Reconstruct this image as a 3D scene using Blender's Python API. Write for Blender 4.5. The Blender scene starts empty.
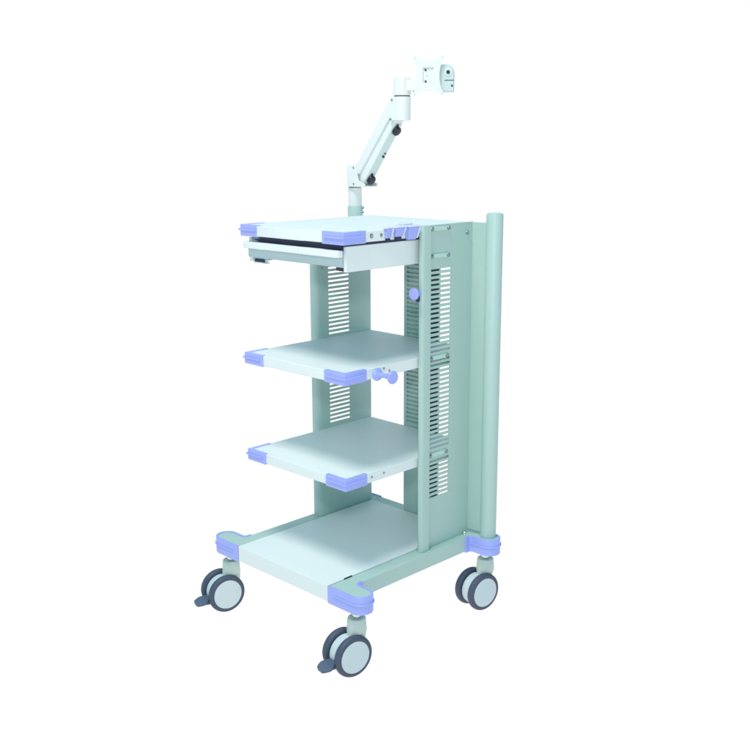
import bpy, bmesh, math, random
from mathutils import Vector, Matrix
random.seed(4)
scene = bpy.context.scene
COL = scene.collection
OX, OY, ZB = 0.25, 0.31, 0.207          # trolley centre in plan, and wheel height below the drafting zero
R = math.radians

# ------------------------------------------------------------------ materials
def mat(name, col, rough=0.4, metal=0.0, spec=0.5, bump=0.0, scale=900.0, var=0.0, coat=0.0, sss=0.0):
    m = bpy.data.materials.new(name); m.use_nodes = True
    nt = m.node_tree; b = nt.nodes['Principled BSDF']
    b.inputs['Base Color'].default_value = (*col, 1)
    b.inputs['Roughness'].default_value = rough
    b.inputs['Metallic'].default_value = metal
    b.inputs['Specular IOR Level'].default_value = spec
    b.inputs['Coat Weight'].default_value = coat
    tc = nt.nodes.new('ShaderNodeTexCoord')
    if bump:
        n = nt.nodes.new('ShaderNodeTexNoise'); n.inputs['Scale'].default_value = scale; n.inputs['Detail'].default_value = 3
        nt.links.new(tc.outputs['Object'], n.inputs['Vector'])
        bp = nt.nodes.new('ShaderNodeBump'); bp.inputs['Strength'].default_value = bump; bp.inputs['Distance'].default_value = 0.0006
        nt.links.new(n.outputs['Fac'], bp.inputs['Height']); nt.links.new(bp.outputs['Normal'], b.inputs['Normal'])
    if var:
        n2 = nt.nodes.new('ShaderNodeTexNoise'); n2.inputs['Scale'].default_value = 7; n2.inputs['Detail'].default_value = 5
        nt.links.new(tc.outputs['Object'], n2.inputs['Vector'])
        mr = nt.nodes.new('ShaderNodeMapRange'); mr.inputs[3].default_value = rough - var; mr.inputs[4].default_value = rough + var
        nt.links.new(n2.outputs['Fac'], mr.inputs[0]); nt.links.new(mr.outputs[0], b.inputs['Roughness'])
    return m

MINT   = mat('mint_powder_coat', (0.430, 0.595, 0.552), 0.42, bump=0.12, scale=700, var=0.06)
MINTL  = mat('mint_light', (0.49, 0.69, 0.64), 0.38, bump=0.1, scale=700)
WHITE  = mat('white_powder_coat', (0.765, 0.835, 0.835), 0.48, spec=0.3, bump=0.12, scale=700, var=0.06)
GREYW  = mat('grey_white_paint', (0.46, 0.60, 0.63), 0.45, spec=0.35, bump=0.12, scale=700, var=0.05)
ARM    = mat('white_arm_enamel', (0.77, 0.81, 0.81), 0.34, var=0.05)
PLATE  = mat('off_white_plate_enamel', (0.725, 0.75, 0.75), 0.40)
ARMG   = mat('pale_mint_enamel', (0.62, 0.75, 0.73), 0.35)
RING   = mat('grey_ring', (0.10, 0.13, 0.13), 0.6, spec=0.2)
TILT   = mat('grey_mint_enamel', (0.47, 0.60, 0.60), 0.35)
LILAC  = mat('lilac_plastic', (0.345, 0.415, 0.91), 0.27, spec=0.65, bump=0.03, scale=500)
LILACL = mat('pale_lilac_plastic', (0.68, 0.73, 0.94), 0.34)
TYRE   = mat('slate_rubber', (0.060, 0.080, 0.130), 0.55, bump=0.15, scale=1200)
CAP    = mat('grey_wheel_cap', (0.60, 0.69, 0.72), 0.45, bump=0.08, scale=800)
HOUS   = mat('grey_caster_housing', (0.54, 0.65, 0.61), 0.42, bump=0.08, scale=800)
PEDAL  = mat('slate_pedal_plastic', (0.085, 0.125, 0.200), 0.42)
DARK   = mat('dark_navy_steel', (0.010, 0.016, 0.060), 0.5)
SHADE  = mat('dark_teal', (0.025, 0.060, 0.070), 0.5)
CHROME = mat('chrome', (0.72, 0.78, 0.78), 0.18, metal=1.0)
SCREW  = mat('screw_steel', (0.30, 0.38, 0.38), 0.28, metal=1.0)
BLACK  = mat('black_knob_plastic', (0.008, 0.010, 0.022), 0.4)

# ------------------------------------------------------------------ mesh helpers
def box(bm, lo, hi):
    vs = [bm.verts.new((x, y, z)) for x in (lo[0], hi[0]) for y in (lo[1], hi[1]) for z in (lo[2], hi[2])]
    for f in ((0,1,3,2),(4,6,7,5),(0,4,5,1),(2,3,7,6),(0,2,6,4),(1,5,7,3)):
        bm.faces.new([vs[i] for i in f])

def prism(bm, poly, a0, a1, axis='z'):
    """closed 2D outline swept along an axis; z: (x,y), y: (x,z), x: (y,z)"""
    def P(p, a):
        return {'z': (p[0], p[1], a), 'y': (p[0], a, p[1]), 'x': (a, p[0], p[1])}[axis]
    lo = [bm.verts.new(P(p, a0)) for p in poly]; hi = [bm.verts.new(P(p, a1)) for p in poly]
    n = len(poly)
    bm.faces.new(lo[::-1]); bm.faces.new(hi)
    for i in range(n):
        j = (i + 1) % n
        bm.faces.new((lo[i], lo[j], hi[j], hi[i]))

def lathe(bm, prof, org, axis, seg=40):
    """profile [(r, h)] turned round an axis; r=0 ends close in a point"""
    ax = Vector(axis).normalized()
    u = ax.orthogonal().normalized(); w = ax.cross(u)
    org = Vector(org); rings = []
    for r, h in prof:
        c = org + ax * h
        if r < 1e-6: rings.append([bm.verts.new(c)])
        else: rings.append([bm.verts.new(c + (u * math.cos(2*math.pi*i/seg) + w * math.sin(2*math.pi*i/seg)) * r) for i in range(seg)])
    for a, b in zip(rings, rings[1:]):
        for i in range(seg):
            j = (i + 1) % seg
            if len(a) == 1 and len(b) == 1: continue
            if len(a) == 1: bm.faces.new((a[0], b[i], b[j]))
            elif len(b) == 1: bm.faces.new((a[i], b[0], a[j]))
            else: bm.faces.new((a[i], b[i], b[j], a[j]))
    if len(rings[0]) > 1: bm.faces.new(rings[0][::-1])
    if len(rings[-1]) > 1: bm.faces.new(rings[-1])

def rnd(poly, rad, n=6):
    """round the corners of an outline; rad is one number or one per corner"""
    out = []; N = len(poly)
    for i in range(N):
        r = rad[i] if isinstance(rad, (list, tuple)) else rad
        p = Vector(poly[i]); a = Vector(poly[i-1]) - p; b = Vector(poly[(i+1) % N]) - p
        if r <= 0: out.append(tuple(p)); continue
        ang = a.angle(b); d = min(r / math.tan(ang / 2), a.length * .49, b.length * .49); r2 = d * math.tan(ang / 2)
        bis = (a.normalized() + b.normalized()).normalized(); c = p + bis * (r2 / math.sin(ang / 2))
        s = p + a.normalized() * d - c; e = p + b.normalized() * d - c
        a0 = math.atan2(s.y, s.x); da = math.atan2(e.y, e.x) - a0
        while da > math.pi: da -= 2*math.pi
        while da < -math.pi: da += 2*math.pi
        for k in range(n + 1):
            t = a0 + da * k / n; out.append((c.x + r2 * math.cos(t), c.y + r2 * math.sin(t)))
    return out

def slotted(bm, us, vs, holes, a0, a1, axis):
    """sheet of metal on a grid of u and v breaks with cells left open; only outer faces are made"""
    nu, nv = len(us) - 1, len(vs) - 1
    def P(u, v, a): return {'x': (a, u, v), 'y': (u, a, v)}[axis]
    cache = {}
    def V(i, j, k):
        if (i, j, k) not in cache: cache[(i, j, k)] = bm.verts.new(P(us[i], vs[j], (a0, a1)[k]))
        return cache[(i, j, k)]
    def solid(i, j): return 0 <= i < nu and 0 <= j < nv and (i, j) not in holes
    for i in range(nu):
        for j in range(nv):
            if not solid(i, j): continue
            for k in (0, 1): bm.faces.new((V(i,j,k), V(i+1,j,k), V(i+1,j+1,k), V(i,j+1,k)))
            if not solid(i-1, j): bm.faces.new((V(i,j,0), V(i,j+1,0), V(i,j+1,1), V(i,j,1)))
            if not solid(i+1, j): bm.faces.new((V(i+1,j,0), V(i+1,j+1,0), V(i+1,j+1,1), V(i+1,j,1)))
            if not solid(i, j-1): bm.faces.new((V(i,j,0), V(i+1,j,0), V(i+1,j,1), V(i,j,1)))
            if not solid(i, j+1): bm.faces.new((V(i,j+1,0), V(i+1,j+1,0), V(i+1,j+1,1), V(i,j+1,1)))

WORLD = {}
def ob(name, bm, m, parent=None, bev=0.0, ang=35, seg=2, lift=True, label=None):
    """link one mesh object; shapes drafted in drafting coordinates, origin at the middle of the shape"""
    bmesh.ops.recalc_face_normals(bm, faces=bm.faces[:])
    if lift: bmesh.ops.translate(bm, verts=bm.verts[:], vec=(-OX, -OY, ZB))
    lo = Vector([min(v.co[i] for v in bm.verts) for i in range(3)]); hi = Vector([max(v.co[i] for v in bm.verts) for i in range(3)])
    c = (lo + hi) / 2
    bmesh.ops.translate(bm, verts=bm.verts[:], vec=-c)
    me = bpy.data.meshes.new(name); bm.to_mesh(me); bm.free()
    me.materials.append(m)
    for p in me.polygons: p.use_smooth = True
    me.set_sharp_from_angle(angle=R(ang))
    o = bpy.data.objects.new(name, me); COL.objects.link(o)
    o.location = c - (WORLD[parent.name] if parent else Vector()); WORLD[o.name] = c
    if parent: o.parent = parent
    if bev:
        b = o.modifiers.new('edge', 'BEVEL'); b.width = bev; b.segments = seg; b.limit_method = 'ANGLE'; b.angle_limit = R(40)
        b.harden_normals = True
    if label: o['label'] = label
    return o
def B(): return bmesh.new()

root = bpy.data.objects.new('equipment_trolley', None); COL.objects.link(root); WORLD[root.name] = Vector()
root['label'] = 'tall mint green medical trolley with white shelves, lilac corners, slotted side panels and monitor arm'
root['category'] = 'trolley'

W = 0.50; zb, tb = 0.0336, 0.0468; D = 0.63
z1, z2, z3, ts = 1.0102, 0.6313, 0.3305, 0.0302

# ------------------------------------------------------------------ base
def side_path(d, full=True):
    """outline of the right rail with its two outriggers, grown by d"""
    c1, c2, r = (0.552, 0.033), (0.552, D - 0.033), 0.030 + d
    f = 0.014 - d
    pts = [(0.4535, 0.003 - d)]
    for k in range(13):
        a = R(-90 + 180*k/12); pts.append((c1[0] + r*math.cos(a), c1[1] + r*math.sin(a)))
    cx, cy = 0.5 + 0.014, 0.063 + 0.014
    for k in range(7):
        a = R(-90 - 90*k/6); pts.append((cx + f*math.cos(a), cy + f*math.sin(a)))
    n1 = len(pts)
    cy2 = D - 0.077
    for k in range(7):
        a = R(180 - 90*k/6); pts.append((cx + f*math.cos(a), cy2 + f*math.sin(a)))
    for k in range(13):
        a = R(-90 + 180*k/12); pts.append((c2[0] + r*math.cos(a), c2[1] + r*math.sin(a)))
    pts.append((0.4535, D - 0.003 + d))
    return pts, n1
def mirror(poly): return [(W - x, y) for x, y in poly][::-1]

bm = B()
pr, _ = side_path(0)
prism(bm, pr, zb - tb, zb); prism(bm, mirror(pr), zb - tb, zb)
box(bm, (0.0465, 0.584, zb - tb), (0.4535, D - 0.003, zb))
frame = ob('base_frame', bm, MINT, root, bev=0.0018)
bm = B()
box(bm, (0.0480, 0.0, zb - tb + .0005), (0.4520, 0.582, zb + 0.0025))
platform = ob('base_platform', bm, WHITE, root, bev=0.0022)
bm = B(); box(bm, (0.4524, 0.064, zb - 0.004), (0.4545, 0.094, zb + 0.0035))
ob('latch_slot', bm, DARK, platform)
bm = B()
for y0, y1 in ((0.36, 0.575),):
    box(bm, (0.4560, y0, zb), (0.4575, y1, zb + 0.006))
ob('foot_flange', bm, MINT, frame, bev=.0004)

def bumper(front, right):
    full, n1 = side_path(0.0045); inn, _ = side_path(-0.003); rid, _ = side_path(0.0078)
    sl = slice(0, n1) if front else slice(n1, None)
    def ext(p, d):
        x, y = p[-1] if front else p[0]
        e = (x, y + 0.012) if front else (x, y - 0.012)
        return p + [e] if front else [e] + p
    o, i, rg = ext(full[sl], 0), ext(inn[sl], 0), rid[sl]
    poly = o + i[::-1]
    # the ridge stops short of both ends
    rg = [p for p in rg]; o2 = full[sl]
    if front: rg[0] = (0.475, rg[0][1]); o2 = [(0.475, o2[0][1])] + o2[1:]
    else: rg[-1] = (0.475, rg[-1][1]); o2 = o2[:-1] + [(0.475, o2[-1][1])]
    i2 = inn[sl]
    if front: i2 = [(0.475, i2[0][1])] + i2[1:]
    else: i2 = i2[:-1] + [(0.475, i2[-1][1])]
    rp = rg + i2[::-1]
    bm = B()
    if not right: poly, rp = mirror(poly), mirror(rp)
    prism(bm, poly, zb - tb - 0.003, zb + 0.0022)
    zm = zb - 0.021
    prism(bm, rp, zm - 0.0028, zm + 0.0028)
    return ob('corner_bumper', bm, LILAC, frame, bev=0.0016)
for fr in (True, False):
    for rt in (True, False): bumper(fr, rt)
bm = B(); lathe(bm, [(0.0065, 0), (0.0065, .003), (.0045, .004), (.0045, .009), (.003, .0105), (0, .0105)], (0.481, 0.560, zb), (0, 0, 1), 20)
ob('bolt', bm, CHROME, frame)

# ------------------------------------------------------------------ casters (drafted round the stem, floor at z = 0)
def tyre_prof(w, r0, r1):
    h = w / 2; p = [(r0, -h + .001)]
    for k in range(9):
        a = R(-90 + 180*k/8); p.append((r1 - 0.008 + 0.008*math.cos(a)*1.0, (h)*math.sin(a)))
    p += [(r0, h - .001)]
    return p
def make_caster(pedal=True):
    TR, RW = 0.030, 0.0605
    hb = B()
    rings = []
    for z, rx, ry in ((.060, .0120, .027), (.098, .0130, .029), (.110, .0200, .0295), (.122, .0280, .0290), (.135, .0276, .0276), (.155, .0262, .0262), (.1590, .0248, .0248), (.1600, .0215, .0215), (.1580, .0180, .0180)):
        rings.append([hb.verts.new((rx*math.cos(2*math.pi*i/36), ry*math.sin(2*math.pi*i/36), z)) for i in range(36)])
    hb.faces.new(rings[0][::-1]); hb.faces.new(rings[-1])
    for a, b in zip(rings, rings[1:]):
        for i in range(36):
            j = (i+1) % 36; hb.faces.new((a[i], a[j], b[j], b[i]))
    c = ob('caster', hb, HOUS, None, lift=False, ang=40)
    bm = B(); lathe(bm, [(0, -.0178), (.046, -.0178), (.0495, -.014), (.0505, 0), (.0495, .014), (.046, .0178), (0, .0178)], (-0.0051, -TR, RW), (1, 0, 0), 48)
    ob('hub', bm, CAP, c, lift=False)
    for s in (-1, 1):
        bm = B(); lathe(bm, [(.046, -.0105)] + [(0.0475 + 0.013*math.cos(R(a))**.55 if abs(a) < 90 else .0475, 0.0112*math.sin(R(a))) for a in range(-90, 91, 10)] + [(.046, .0105)], ((0.0248 if s > 0 else -0.0350), -TR, RW), (1, 0, 0), 56)
        bmesh.ops.remove_doubles(bm, verts=bm.verts[:], dist=1e-6)
        t = ob('tyre', bm, TYRE, c, lift=False, ang=50)
        bm = B(); x = s
        lathe(bm, [(0, -.0095), (.0470, -.0095), (.0470, .0100), (.0462, .0118), (.030, .0128), (.012, .0131), (0, .0131)], ((0.0248 if s > 0 else -0.0350), -TR, RW), (s, 0, 0), 56)
        ob('wheel_cap', bm, CAP, c, lift=False, ang=50)
    bm = B(); lathe(bm, [(.010, .150), (.010, .1635), (.0128, .164), (.0128, .171), (.0085, .1725), (.0085, .2055), (0, .2055)], (0, 0, 0), (0, 0, 1), 24)
    ob('stem', bm, CHROME, c, lift=False)
    if pedal:
        bm = B()
        pl = rnd([(-.013, -.078), (.013, -.078), (.0285, -.104), (.014, -.127), (-.014, -.127), (-.0285, -.104)], [.004, .004, .015, .011, .011, .015], 8)
        lo = []; hi = []
        for x, y in pl:
            dz = (y + .078) * 0.22
            lo.append(bm.verts.new((x*.90, y*.98, .0420 + dz))); hi.append(bm.verts.new((x, y, .0560 + dz - abs(x)*.10)))
        n = len(pl); bm.faces.new(lo[::-1]); bm.faces.new(hi)
        for i in range(n): bm.faces.new((lo[i], lo[(i+1) % n], hi[(i+1) % n], hi[i]))
        box(bm, (-.0085, -.092, .028), (.0085, -.060, .050))
        ob('brake_pedal', bm, PEDAL, c, lift=False, bev=.0022)
    return c
def place(o, x, y, a):
    base = WORLD[o.name.split('.')[0]] if o.name not in WORLD else WORLD[o.name]
    v = Matrix.Rotation(R(a), 3, 'Z') @ base
    o.location = v + Vector((x - OX, y - OY, 0)); o.rotation_euler = (0, 0, R(a)); o.parent = root
def dup(o, skip=()):
    c = o.copy(); COL.objects.link(c); WORLD[c.name] = WORLD[o.name]
    for ch in list(o.children):
        if ch.name.split('.')[0] in skip: continue
        d = ch.copy(); COL.objects.link(d); d.parent = c
    return c
ca = make_caster(True)
for i, (x, y, a, ped) in enumerate(((0.527, 0.040, -9, True), (-0.045, 0.040, -13, True), (0.524, 0.614, -9, False), (-0.040, 0.600, 8, False))):
    o = ca if i == 0 else dup(ca, () if ped else ('brake_pedal',))
    place(o, x, y, a)

# ------------------------------------------------------------------ side panels and rear poles
PITCH, SH = 0.0140, 0.0066
SHEET0, SHEET1 = 0.4685, 0.4715
def z_slots(lo, hi):
    n = int((hi - lo) / PITCH); return [(lo + k*PITCH, lo + k*PITCH + SH) for k in range(n + 1)]
def make_side(right):
    bm = B()
    # front nose: hollow rounded post drafted in plan
    nose = rnd([(0.4650, 0.352), (0.4850, 0.352), (0.4850, 0.389), (0.4650, 0.389)] if right else [(0.4600, 0.346), (0.4980, 0.346), (0.4980, 0.389), (0.4600, 0.389)], [.0098 if right else .0150, .0098 if right else .0150, .003, .002], 8)
    prism(bm, nose if right else mirror(nose), zb, 1.0120 if right else 0.9920)
    nz = ob('side_panel', bm, MINT, root, bev=0.0012)
    bm = B()
    us = [0.394 - .006, 0.3985, 0.4900, 0.5880]
    zs = z_slots(0.192, 0.884); vs = [zb + .0005]; holes = set()
    for a, b in zs:
        blocked = any(abs((a + b)/2 - zz) < .009 for zz in (0.6250, 0.3275))
        vs += [a, b]
        if not blocked: holes.add((1, len(vs) - 2))
    vs.append(1.0110 if right else 0.9915)
    a0, a1 = (SHEET0, SHEET1) if right else (W - SHEET1 + .008, W - SHEET0 + .008)
    slotted(bm, us, vs, holes, a0, a1, 'x')
    sh = ob('vent_sheet', bm, MINT, nz)
    # flange folded outwards to the pole
    bm = B(); fl = rnd([(SHEET1 - .001, 0.5845), (0.545, 0.5925), (0.545, 0.5965), (SHEET0, 0.5885)], [.006, 0, 0, .001], 5)
    prism(bm, fl if right else mirror(fl), zb + .012, 1.0095 if right else 0.9950)
    ob('rear_flange', bm, MINT, nz, bev=.0006)
    S = SHEET1 if right else W - SHEET1 + .008
    sg = 1 if right else -1
    for z in (1.0000, 0.9225, 0.6240, 0.3275):
        bm = B(); zz = sorted((S, S + sg*.0045))
        prism(bm, rnd([(0.3955, z - .0062), (0.4770, z - .0062), (0.4770, z + .0062), (0.3955, z + .0062)], .003, 4), zz[0], zz[1], 'x')
        ob('mounting_strip', bm, MINTL, nz, bev=.0012)
        for y in (0.4005, 0.4720):
            bm = B(); lathe(bm, [(.0064, 0), (.0064, .0012), (.0054, .0032), (.003, .0042), (.0022, .0030), (0, .0030)], (S + sg*.0045, y, z), (sg, 0, 0), 20)
            ob('screw', bm, SCREW, nz)
    bm = B(); lathe(bm, [(.0060, 0), (.0060, .0012), (.005, .0032), (.0028, .0042), (0, .0042)], (S, 0.5610, 0.9800), (sg, 0, 0), 20)
    ob('screw', bm, SCREW, nz)
    # small screw inside, near the top of the nose
    xin = 0.4650 if right else W - 0.4600
    for z in (0.856,):
        bm = B(); lathe(bm, [(.0030, 0), (.0026, .0012), (0, .0016)], (xin, 0.372, z), (-sg, 0, 0), 14); ob('rivet', bm, SCREW, nz)
    return nz
pR = make_side(True); pL = make_side(False)

for s in (1, 0):
    px = 0.5430 if s else W - 0.5430
    top = 1.0370 if s else 1.0360
    bm = B(); lathe(bm, [(.0248, zb - .004), (.0250, zb), (.0250, top - .003), (.0240, top - .0008), (.0225, top), (0, top)], (px, 0.600, 0), (0, 0, 1), 56)
    po = ob('rear_pole', bm, MINT, root, ang=40)
    if s:
        bm = B(); lathe(bm, [(.0215, top - .001), (.0215, top + .0008), (.0200, top + .0016), (0, top + .0020)], (px, 0.600, 0), (0, 0, 1), 48)
        ob('pole_cap', bm, MINTL, po)
    else:
        bm = B()
        for z in (top - .006, top - .020): lathe(bm, [(.0038, .020), (.0038, .0285), (.0028, .0305), (0, .0305)], (px, 0.600, z), (.87, .45, 0), 14)
        ob('screw', bm, SCREW, po)

# centre column at the back, slotted skin over a closed box
bm = B()
us = [0.190, 0.203, 0.325, 0.338]; vs = [zb]; holes = set()
for a, b in z_slots(0.345, 0.884):
    vs += [a, b]; holes.add((1, len(vs) - 2))
vs.append(0.960)
slotted(bm, us, vs, holes, 0.5895, 0.5910, 'y')
colm = ob('cable_column', bm, MINT, root)
bm = B(); box(bm, (0.191, 0.5945, zb), (0.337, 0.598, 0.959)); box(bm, (0.1905, 0.5912, zb), (0.1925, 0.5943, 0.9595)); box(bm, (0.3355, 0.5912, zb), (0.3375, 0.5943, 0.9595))
ob('column_back', bm, MINT, colm)

bm = B(); box(bm, (0.258, 0.5877, 0.110), (0.3372, 0.5893, 0.905)); ob('slot_dark_strip', bm, SHADE, colm, bev=.0005)  # dark strip added so the vent slots before it look dark

# ------------------------------------------------------------------ shelves
X0, X1, Y0, Y1 = 0.0364, 0.4636, 0.0650, 0.5870
def shelf_bumper(parent, z, right, name='corner_bumper'):
    xa = X1 + .0042; ya = Y0 - .0042; L = 0.080
    t = 0.016
    def Lp(e, l, ti): return [(X1 - l, ya - e), (xa + e, ya - e), (xa + e, Y0 + l), (X1 - ti, Y0 + l), (X1 - ti, Y0 + ti), (X1 - l, Y0 + ti)]
    bm = B()
    b = Lp(0, L, t*.55); rr = Lp(.0036, L - .010, 0.002)
    b = rnd(b, [.002, .003, .002, .002, .004, .002], 3)
    if not right: b, rr = mirror(b), mirror(rr)
    prism(bm, b, z - ts - .0022, z + .0016)
    zm = z - .0135
    prism(bm, rr, zm - .0030, zm + .0030)
    return ob(name, bm, LILAC, parent, bev=.0013)
def make_shelf(z, name='shelf', top=False):
    bm = B()
    # folded sheet: top plate with turned down rim
    if top:
        out = [(X0, Y0), (0.100, Y0), (0.112, Y0 - .005), (0.300, Y0 - .005), (0.312, Y0), (X1, Y0), (X1, Y1), (X0, Y1)]
        prism(bm, out, z - ts, z)
    else:
        box(bm, (X0, Y0, z - ts), (X1, Y1, z))
    s = ob(name, bm, WHITE, root, bev=.0024, seg=3)
    for rt in (True, False): shelf_bumper(s, z, rt)
    # brackets that carry the shelf on the side panels
    for sg in (1, -1):
        bm = B()
        x = (X1 - .020, X1 - .001) if sg == 1 else (X0 + .001, X0 + .020)
        box(bm, (x[0], 0.400, z - ts - .009), (x[1], 0.580, z - ts - .0005))
        ob('shelf_bracket', bm, MINT, s, bev=.001)
    return s
def hole(parent, y, z, r=.0036):
    bm = B(); lathe(bm, [(r, -.004), (r, .0006), (r*.7, .0012), (r*.6, .0004), (0, .0004)], (X1, y, z), (1, 0, 0), 18)
    return ob('screw', bm, SCREW, parent)
top = make_shelf(z1, 'shelf', True)
mid = make_shelf(z2); low = make_shelf(z3)
for y, z in ((0.216, z2 - .008), (0.238, z2 - .018)): hole(mid, y, z)
for y, z in ((0.166, z3 - .0145), (0.215, z3 - .0135)): hole(low, y, z)
hole(top, 0.169, z1 - .0145, .0068); hole(top, 0.207, z1 - .0150, .0052)

# spool hook on the middle shelf
bm = B()
lathe(bm, [(.012, -.002), (.0178, 0), (.0182, .004), (.0165, .007), (.0085, .012), (.0068, .020), (.0066, .038), (.0085, .048), (.0150, .0565), (.0182, .060), (.0186, .064), (.0172, .0668), (0, .0675)], (X1, 0.187, 0.6115), (1, -.02, 0.02), 40)
ob('spool_hook', bm, LILAC, mid, ang=45)
# the same kind of hook, short, on the right post
bm = B()
lathe(bm, [(.004, -.002), (.0055, .003), (.0075, .014), (.0125, .018), (.0172, .0235), (.0176, .027), (.0160, .0292), (0, .030)], (0.4750, 0.3525, 0.8230), (0, -1, 0), 40)
kn = ob('hook_knob', bm, LILAC, pR, ang=45)
bm = B(); lathe(bm, [(.0100, 0), (.0100, .006), (.008, .008), (0, .008)], (0.4665, 0.3560, 0.8060), (-.6, -1, 0), 24)  # dark disc standing in for the shadow spot under the hook knob
ob('dark_disc', bm, DARK, pR)

# cable hooks clipped over the right edge of the top shelf
def hexa(bm, q):
    """block from eight corners: four of one end, then four of the other"""
    v = [bm.verts.new(p) for p in q]
    for f in ((0,1,2,3), (7,6,5,4), (0,4,5,1), (1,5,6,2), (2,6,7,3), (3,7,4,0)): bm.faces.new([v[i] for i in f])
def clip(y0, y1, inn, reach, drop, tp, big):
    z = z1; xa, xb, xc = X1 + .0010, X1 + reach, X1 + reach*.62
    bm = B()   # tapered tongue
    hexa(bm, [(xa, y0, z + .0018), (xb, y0, z + .0018), (xb, y1, z + .0018), (xa, y1, z + .0018),
              (xa, y0 + tp, z - drop), (xc, y0 + tp, z - drop), (xc, y1 - tp, z - drop), (xa, y1 - tp, z - drop)])
    h = ob('cable_hook', bm, LILAC, top, bev=.0022, seg=3)
    bm = B()   # pale lip over the shelf edge
    prism(bm, rnd([(X1 - inn, y0 - .005), (xb + .0030, y0 - .003), (xb + .0030, y1 + .005), (X1 - inn, y1 + .007)], .004, 5), z + .0020, z + .0062)
    ob('hook_lip', bm, LILACL, h, bev=.0012)
    bm = B()   # slanted cheek on the far edge
    hexa(bm, [(xa, y1 + .0003, z + .0017), (xb + .0018, y1 + .0003, z + .0017), (xb + .0018, y1 + .0080, z + .0017), (xa, y1 + .0080, z + .0017),
              (xa, y1 - tp*.9 + .0003, z - drop*.90), (xc + .0016, y1 - tp*.9 + .0003, z - drop*.90), (xc + .0016, y1 - tp*.9 + .0050, z - drop*.90), (xa, y1 - tp*.9 + .0050, z - drop*.90)])
    ob('hook_cheek', bm, LILACL, h, bev=.0008)
    if big:
        bm = B(); prism(bm, rnd([(X1 - .030, y0 + .006), (X1 - .006, y0 + .002), (X1 - .006, y1 + .006), (X1 - .030, y1 + .004)], .004, 5), z + .0064, z + .0100)
        ob('hook_plate', bm, LILACL, h, bev=.0012)
    else:
        bm = B(); box(bm, (xa, y0 + tp + .0005, z - drop - .0075), (X1 + reach*.55, y1 - tp - .0005, z - drop - .0003)); ob('rubber_pad', bm, DARK, h, bev=.001)
clip(0.2180, 0.2400, 0.004, 0.010, 0.0250, 0.002, False)
clip(0.2500, 0.2860, 0.006, 0.014, 0.0230, 0.006, False)
clip(0.2985, 0.3370, 0.036, 0.020, 0.0340, 0.004, True)
# ------------------------------------------------------------------ drawer under the top shelf
bm = B()
box(bm, (0.0440, 0.0830, 0.9040), (0.0560, 0.5850, 0.9728)); box(bm, (0.4440, 0.0830, 0.9040), (0.4560, 0.5850, 0.9728))
box(bm, (0.0562, 0.0900, 0.9690), (0.4438, 0.5850, 0.9726))
hous = ob('drawer_housing', bm, WHITE, root, bev=.0014)
bm = B(); box(bm, (0.095, 0.0740, 0.9732), (0.4575, 0.5600, z1 - ts - .0004)); ob('slide_rail', bm, DARK, hous)  # drawer slide block; the gap's shade is put into its dark colour
bm = B(); box(bm, (0.0975, 0.0800, 0.9602), (0.4438, 0.0880, 0.9730)); ob('gap_shade_board', bm, DARK, hous)  # dark board added to deepen the shaded gap above the drawer lip
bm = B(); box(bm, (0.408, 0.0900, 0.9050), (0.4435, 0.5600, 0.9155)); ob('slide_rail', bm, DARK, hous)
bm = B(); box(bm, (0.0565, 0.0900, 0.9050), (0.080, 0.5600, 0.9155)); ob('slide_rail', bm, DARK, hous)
bm = B(); box(bm, (0.0565, 0.0800, 0.9160), (0.4435, 0.5500, 0.9600))
prism(bm, rnd([(0.0440, 0.9160), (0.4435, 0.9160), (0.4435, 0.9600), (0.0440, 0.9600)], .002, 3), 0.0795, 0.0828, 'y')
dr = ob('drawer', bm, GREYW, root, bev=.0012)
bm = B()
lip = [(0.0455, 0.0560), (0.130, 0.0545), (0.137, 0.0570), (0.291, 0.0570), (0.298, 0.0545), (0.4410, 0.0545), (0.4475, 0.062), (0.4475, 0.0790), (0.0455, 0.0790)]
prism(bm, rnd(lip, [.006, .003, .003, .003, .003, .005, .004, 0, 0], 4), 0.9440, 0.9625)
ob('drawer_handle', bm, WHITE, dr, bev=.0026, seg=3)
bm = B(); prism(bm, rnd([(0.060, 0.8995), (0.118, 0.9030), (0.135, 0.9152), (0.056, 0.9152)], .003, 4), 0.0860, 0.0885, 'y')
box(bm, (0.061, 0.0886, 0.8998), (0.112, 0.1050, 0.9015))
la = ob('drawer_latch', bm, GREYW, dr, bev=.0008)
bm = B(); box(bm, (0.066, 0.0846, 0.9035), (0.112, 0.0859, 0.9130)); ob('latch_slot', bm, DARK, la, bev=.0005)

# ------------------------------------------------------------------ monitor arm on the left rear pole
AX, AY = W - 0.5430, 0.600
bm = B()
lathe(bm, [(.0222, 1.0362), (.0226, 1.0380), (.0226, 1.0945), (.0215, 1.0955), (0, 1.0955)], (AX, AY, 0), (0, 0, 1), 48)
arm = ob('monitor_arm', bm, ARM, root, ang=40)
bm = B(); lathe(bm, [(.0205, 1.0952), (.0205, 1.0995), (0, 1.0995)], (AX, AY, 0), (0, 0, 1), 40); ob('swivel_ring', bm, RING, arm)
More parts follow.
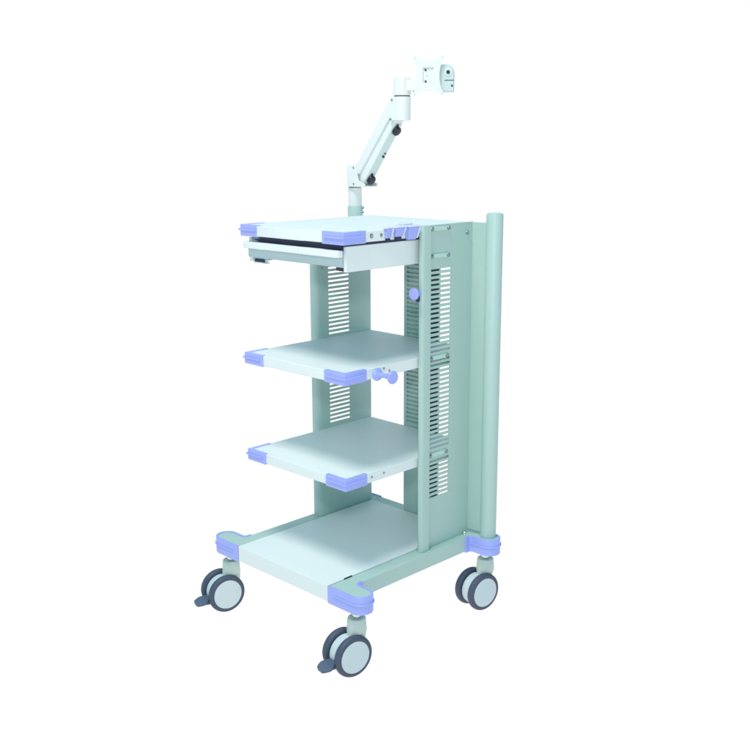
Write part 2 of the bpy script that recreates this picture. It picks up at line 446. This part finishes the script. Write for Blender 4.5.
# fork bracket
bm = B()
fk = rnd([(-0.0510, 1.0992), (0.0300, 1.0992), (0.0340, 1.1080), (0.0020, 1.1200), (-0.0120, 1.1690), (-0.0490, 1.1690)], [.004, .004, .003, .004, .006, .006], 4)
prism(bm, fk, AY - .0305, AY - .0255, 'y'); prism(bm, fk, AY + .0255, AY + .0305, 'y')
prism(bm, rnd([(-0.0510, 1.0994), (0.0290, 1.0994), (0.0290, 1.1035), (-0.0510, 1.1035)], .001, 2), AY - .0256, AY + .0256, 'y')
prism(bm, rnd([(-0.0508, 1.1034), (-0.0465, 1.1034), (-0.0445, 1.1680), (-0.0485, 1.1680)], .001, 2), AY - .0256, AY + .0256, 'y')
ob('fork_bracket', bm, ARM, arm, bev=.0016)
# two links of the spring arm
bm = B()
prism(bm, rnd([(-0.0240, 1.1520), (0.1390, 1.3740), (0.1600, 1.3740), (0.1640, 1.3480), (0.0000, 1.1380)], [.008, .010, .006, .01, .006], 4), AY - .0246, AY + .0246, 'y')
ob('upper_link', bm, ARM, arm, bev=.003, seg=3)
bm = B()
prism(bm, rnd([(-0.0045, 1.1390), (0.1460, 1.3240), (0.1650, 1.3120), (0.0140, 1.1085), (0.0000, 1.1085)], [.004, .004, .006, .008, .004], 4), AY - .0180, AY + .0180, 'y')
ob('lower_link', bm, ARM, arm, bev=.0025, seg=3)
dl = Vector((0.165 - 0.014, 0, 1.312 - 1.1085)).normalized(); nn = Vector((dl.z, 0, -dl.x))
def on_link(t, off=0.0, y=0.0): return Vector((0.014, AY + y, 1.1085)) + dl*t + nn*off
bm = B()   # pale mint strip along the underside
a = [on_link(.016, .0002, -.0155), on_link(.016, .0002, .0155), on_link(.236, .0002, .0155), on_link(.236, .0002, -.0155)]
v = [bm.verts.new(p) for p in a] + [bm.verts.new(p + nn*.0022) for p in a]
for f in ((3,2,1,0), (4,5,6,7), (0,1,5,4), (1,2,6,5), (2,3,7,6), (3,0,4,7)): bm.faces.new([v[i] for i in f])
ob('underside_strip', bm, ARMG, arm, bev=.0008)
def knob(t, y):
    bm = B(); c = on_link(t, .0022, y)
    n = 12; prof = [(.0085, 0), (.0150, .003), (.0155, .011), (.0135, .0145), (.007, .0155), (0, .0155)]
    lathe(bm, prof, c, nn, 10)
    ps = c + nn*.004
    lathe(bm, [(.0035, 0), (.0035, .021), (.002, .0225), (0, .0225)], ps, (dl*.9 + Vector((0, -.15, 0))), 10)
    return ob('tension_knob', bm, BLACK, arm, bev=.001)
knob(.024, -.003); knob(.214, -.003)
bm = B(); c = on_link(.112, .0022, 0.004)
lathe(bm, [(.0038, 0), (.0038, .0045), (.0026, .0058), (0, .0058)], c, nn, 16); lathe(bm, [(.0030, 0), (.0030, .003), (0, .0035)], c + dl*.011 + Vector((0, .002, 0)), nn, 14)
ob('cable_pin', bm, DARK, arm)
for x, z in ((-0.018, 1.160), (-0.018, 1.108), (0.1545, 1.368), (0.1490, 1.310)):
    bm = B(); lathe(bm, [(.0032, 0), (.0032, .0012), (.002, .002), (0, .002)], (x, AY - .0303, z), (0, -1, 0), 14); ob('rivet', bm, SCREW, arm)
# elbow: housing cylinder, ring, upper cylinder with forearm
EX = 0.1700
bm = B()
lathe(bm, [(.0245, 1.3060), (.0262, 1.3075), (.0272, 1.3760), (.0258, 1.3775), (0, 1.3775)], (EX, AY, 0), (0, 0, 1), 56)
ob('elbow_housing', bm, ARM, arm, ang=40)
bm = B()
ck = rnd([(0.1430, 1.3060), (0.1690, 1.3060), (0.1690, 1.3770), (0.1540, 1.3770), (0.1430, 1.3600)], [.004, 0, 0, .006, .006], 4)
prism(bm, ck, AY - .0290, AY - .0249, 'y'); ob('elbow_fork', bm, ARM, arm, bev=.0012)
bm = B(); prism(bm, ck, AY + .0249, AY + .0290, 'y'); ob('elbow_fork', bm, ARM, arm, bev=.0012)
bm = B(); lathe(bm, [(.0246, 1.3772), (.0246, 1.3815), (0, 1.3815)], (EX, AY, 0), (0, 0, 1), 48); ob('swivel_ring', bm, RING, arm)
FD = Vector((math.cos(R(38)), math.sin(R(38)), 0)); FN = Vector((-FD.y, FD.x, 0))
bm = B()
lathe(bm, [(.0250, 1.3813), (.0268, 1.3825), (.0268, 1.4290), (.0256, 1.4304), (0, 1.4304)], (EX, AY, 0), (0, 0, 1), 56)
def obox(bm, c, du, dv, u0, u1, v0, v1, z0, z1_):
    vs = [bm.verts.new(Vector((c[0], c[1], 0)) + du*u + dv*v_ + Vector((0, 0, z))) for u in (u0, u1) for v_ in (v0, v1) for z in (z0, z1_)]
    for f in ((0,1,3,2),(4,6,7,5),(0,4,5,1),(2,3,7,6),(0,2,6,4),(1,5,7,3)): bm.faces.new([vs[i] for i in f])
obox(bm, (EX, AY), FD, FN, 0.0, 0.112, -.0225, .0225, 1.3950, 1.4292)
ob('forearm', bm, ARM, arm, bev=.0022, seg=3)
bm = B(); pt = Vector((EX, AY, 1.3955)) + FD*.042 - FN*.010
lathe(bm, [(.0070, 0), (.0070, .006), (.0045, .0085), (0, .0085)], pt, (0, 0, -1), 18); ob('dark_disc', bm, DARK, arm)
bm = B()
lathe(bm, [(.0254, 1.4303), (.0254, 1.4320), (0, 1.4320)], (EX, AY, 0), (0, 0, 1), 48)
ob('elbow_lid', bm, ARMG, arm)
# tilt head behind the plate
TH = Vector((0.3235, 0.6175, 0)) + FN*0.036
bm = B()
def ang_prism(bm, prof, c, du, dv, v0, v1):
    lo = [bm.verts.new(c + du*p[0] + dv*v0 + Vector((0, 0, p[1]))) for p in prof]; hi = [bm.verts.new(c + du*p[0] + dv*v1 + Vector((0, 0, p[1]))) for p in prof]
    n = len(prof); bm.faces.new(lo[::-1]); bm.faces.new(hi)
    for i in range(n): bm.faces.new((lo[i], lo[(i+1) % n], hi[(i+1) % n], hi[i]))
# side cheek outline: u along the forearm, z up
ck = rnd([(-.020, 1.3885), (.0300, 1.3885), (.0300, 1.4670), (-.020, 1.4670)], [.003, .003, .022, .004], 7)
ang_prism(bm, ck, TH, FD, FN, -.024, .024)
th = ob('tilt_head', bm, TILT, arm, bev=.0018)
bm = B(); lathe(bm, [(.0058, -.002), (.0058, .0030), (.0045, .0045), (0, .0045)], TH + FD*.0130 - FN*.0240 + Vector((0, 0, 1.4450)), -FN, 24); ob('tilt_screw', bm, DARK, th)
bm = B(); lathe(bm, [(.0125, -.002), (.0125, .0012), (.0110, .0020), (0, .0020)], TH + FD*.0130 - FN*.0240 + Vector((0, 0, 1.4450)), -FN, 32); ob('screw_boss', bm, ARMG, th)
bm = B(); obox(bm, TH, FD, FN, .0020, .0303, -.0247, -.0200, 1.4205, 1.4227); ob('seam', bm, SHADE, th)
bm = B(); lathe(bm, [(.0030, -.002), (.0030, .0016), (0, .0016)], TH + FD*.0250 - FN*.0240 + Vector((0, 0, 1.4060)), -FN, 14); ob('set_screw', bm, DARK, th)
# star shaped mounting plate with concave sides and a window
PD = Vector((math.cos(R(34)), math.sin(R(34)), 0)); PN = Vector((PD.y, -PD.x, 0))
PC = Vector((0.2830, 0.5945, 1.4350))
def star(hw, hh, cut_w, cut_h, n=14, rc=.005):
    """corner tabs joined by concave arcs"""
    c = [(-hw, -hh), (hw, -hh), (hw, hh), (-hw, hh)]; out = []
    tab = .0075
    for i in range(4):
        a, b = Vector(c[i]), Vector(c[(i+1) % 4]); d = (b - a); L = d.length; d.normalize(); nrm = Vector((-d.y, d.x))
        depth = cut_h if i % 2 == 0 else cut_w
        out.append(tuple(a + d*.0015))
        for k in range(n + 1):
            t = k / n; s = tab + (L - 2*tab)*t
            out.append(tuple(a + d*s + nrm*depth*(math.sin(math.pi*t)**.75)))
    return out
bm = B()
outer = star(.0468, .0580, .0130, .0150)
win = rnd([(-.0165, -.021), (.0165, -.021), (.0165, .024), (-.0165, .024)], .003, 4)
def P3(p, k): return PC + PD*p[0] + Vector((0, 0, p[1])) + PN*k
for k in (0, .0032):
    vo = [bm.verts.new(P3(p, k)) for p in outer]; vi = [bm.verts.new(P3(p, k)) for p in win]
    eo = [bm.edges.new((vo[i], vo[(i+1) % len(vo)])) for i in range(len(vo))]; ei = [bm.edges.new((vi[i], vi[(i+1) % len(vi)])) for i in range(len(vi))]
    bmesh.ops.triangle_fill(bm, use_beauty=True, edges=eo + ei)
    if k == 0: A_ = (vo, vi)
    else: B_ = (vo, vi)
for la_, lb_ in zip(A_, B_):
    n = len(la_)
    for i in range(n): bm.faces.new((la_[i], la_[(i+1) % n], lb_[(i+1) % n], lb_[i]))
pl = ob('mounting_plate', bm, PLATE, arm)
bm = B()   # hub behind the window
v0 = [(-.026, -.030), (.026, -.030), (.026, .033), (-.026, .033)]
a = [P3(p, -.0006) for p in v0]; vv = [bm.verts.new(p) for p in a] + [bm.verts.new(p - PN*.018) for p in a]
for f in ((0,1,2,3), (7,6,5,4), (0,4,5,1), (1,5,6,2), (2,6,7,3), (3,7,4,0)): bm.faces.new([vv[i] for i in f])
ob('plate_hub', bm, PLATE, pl, bev=.001)
for u, v_ in ((-.0085, .0165), (-.0080, -.0165)):
    bm = B(); lathe(bm, [(.0030, 0), (.0030, .0022), (.002, .003), (0, .003)], P3((u, v_), -.0006), PN, 16); ob('plate_screw', bm, DARK, pl)
bm = B(); lathe(bm, [(.0016, 0), (.0016, .0012), (0, .0014)], P3((-.0030, 0.000), -.0006), PN, 12); ob('plate_screw', bm, SCREW, pl)
for u in (-1, 1):
    for v_ in (-1, 1):
        bm = B(); lathe(bm, [(.0036, -.0002), (.0036, .0006), (.0024, .0006), (.0024, .0002), (0, .0002)], P3((u*.0410, v_*.0520), .0032), PN, 18); ob('bolt_hole', bm, ARMG, pl)
        bm = B(); lathe(bm, [(.0024, -.0002), (.0024, .0005), (0, .0005)], P3((u*.0300, v_*.0370), .0032), PN, 14); ob('bolt_hole', bm, ARMG, pl)

# ------------------------------------------------------------------ added translucent floor, lit by the world below so no shadow shows
bm = B(); S = 30.0
vs = [bm.verts.new(p) for p in ((-S, -S, 0), (S, -S, 0), (S, S, 0), (-S, S, 0))]; bm.faces.new(vs)
me = bpy.data.meshes.new('floor'); bm.to_mesh(me); bm.free()
fl = bpy.data.objects.new('floor', me); COL.objects.link(fl); fl['kind'] = 'structure'
fm = bpy.data.materials.new('translucent_white'); fm.use_nodes = True
nt = fm.node_tree; nt.nodes.clear()
t = nt.nodes.new('ShaderNodeBsdfTranslucent'); t.inputs['Color'].default_value = (1, 1, 1, 1)
o_ = nt.nodes.new('ShaderNodeOutputMaterial'); nt.links.new(t.outputs[0], o_.inputs['Surface'])
me.materials.append(fm)

# ------------------------------------------------------------------ light
w = bpy.data.worlds.new('World'); scene.world = w; w.use_nodes = True
nt = w.node_tree; bg = nt.nodes['Background']; bg.inputs['Strength'].default_value = 1.0
# made-up world light: white behind and under the floor, dim and cool elsewhere
tc = nt.nodes.new('ShaderNodeTexCoord')
def vmath(op, a, b):
    n = nt.nodes.new('ShaderNodeVectorMath'); n.operation = op; nt.links.new(a, n.inputs[0]); n.inputs[1].default_value = b; return n
def smooth(sock, lo, hi, a, b):
    n = nt.nodes.new('ShaderNodeMapRange'); n.interpolation_type = 'SMOOTHSTEP'
    n.inputs[1].default_value = lo; n.inputs[2].default_value = hi; n.inputs[3].default_value = a; n.inputs[4].default_value = b
    nt.links.new(sock, n.inputs[0]); return n.outputs[0]
def m2(op, a, b):
    n = nt.nodes.new('ShaderNodeMath'); n.operation = op; nt.links.new(a, n.inputs[0]); nt.links.new(b, n.inputs[1]); return n.outputs[0]
dirv = tc.outputs['Generated']
back = smooth(vmath('DOT_PRODUCT', dirv, (-0.705, 0.709, 0)).outputs['Value'], 0.55, 0.80, 0, 1)
sep = nt.nodes.new('ShaderNodeSeparateXYZ'); nt.links.new(dirv, sep.inputs[0])
low_ = smooth(sep.outputs['Z'], 0.26, 0.42, 1, 0)
under = smooth(sep.outputs['Z'], -0.02, 0.0, 1, 0)
fac = m2('MAXIMUM', m2('MULTIPLY', back, low_), under)
mix = nt.nodes.new('ShaderNodeMix'); mix.data_type = 'RGBA'; nt.links.new(fac, mix.inputs[0])
mix.inputs[6].default_value = (0.22, 0.44, 0.54, 1); mix.inputs[7].default_value = (1.03, 1.03, 1.03, 1)
nt.links.new(mix.outputs[2], bg.inputs['Color'])
def area(name, loc, tgt, size, power, col=(1, 1, 1)):
    l = bpy.data.lights.new(name, 'AREA'); l.shape = 'RECTANGLE'; l.size, l.size_y = size; l.energy = power; l.color = col
    o = bpy.data.objects.new(name, l); COL.objects.link(o); o.location = loc
    o.rotation_euler = (Vector(tgt) - Vector(loc)).to_track_quat('-Z', 'Y').to_euler()
    return o
area('key_softbox', (0.55, -2.05, 5.6), (0.0, 0.0, 0.7), (1.7, 1.5), 188, (1.0, 0.96, 0.91))
area('flash', (2.10, -2.02, 1.86), (0.0, 0.0, 0.75), (0.22, 0.16), 20, (1.0, 0.985, 0.965))

# ------------------------------------------------------------------ camera
cd = bpy.data.cameras.new('camera'); cam = bpy.data.objects.new('camera', cd); COL.objects.link(cam); scene.camera = cam
yaw, pit, rol = 0.7826, -0.2265, -0.0042
fw = Vector((-math.sin(yaw)*math.cos(pit), math.cos(yaw)*math.cos(pit), math.sin(pit)))
rt = Vector((math.cos(yaw), math.sin(yaw), 0)); up = rt.cross(fw)
rt, up = rt*math.cos(rol) + up*math.sin(rol), -rt*math.sin(rol) + up*math.cos(rol)
M = Matrix((rt, up, -fw)).transposed().to_4x4(); M.translation = Vector((2.3956 - OX, -1.7624 - OY, 1.2421 + ZB))
cam.matrix_world = M
cd.sensor_width = 36; cd.lens = 36 * 1011.75 / 750; cd.clip_start = 0.05; cd.clip_end = 200

scene.render.engine = 'CYCLES'
scene.view_settings.view_transform = 'Standard'; scene.view_settings.look = 'None'
scene.view_settings.exposure = 0; scene.view_settings.gamma = 1
scene.cycles.max_bounces = 8
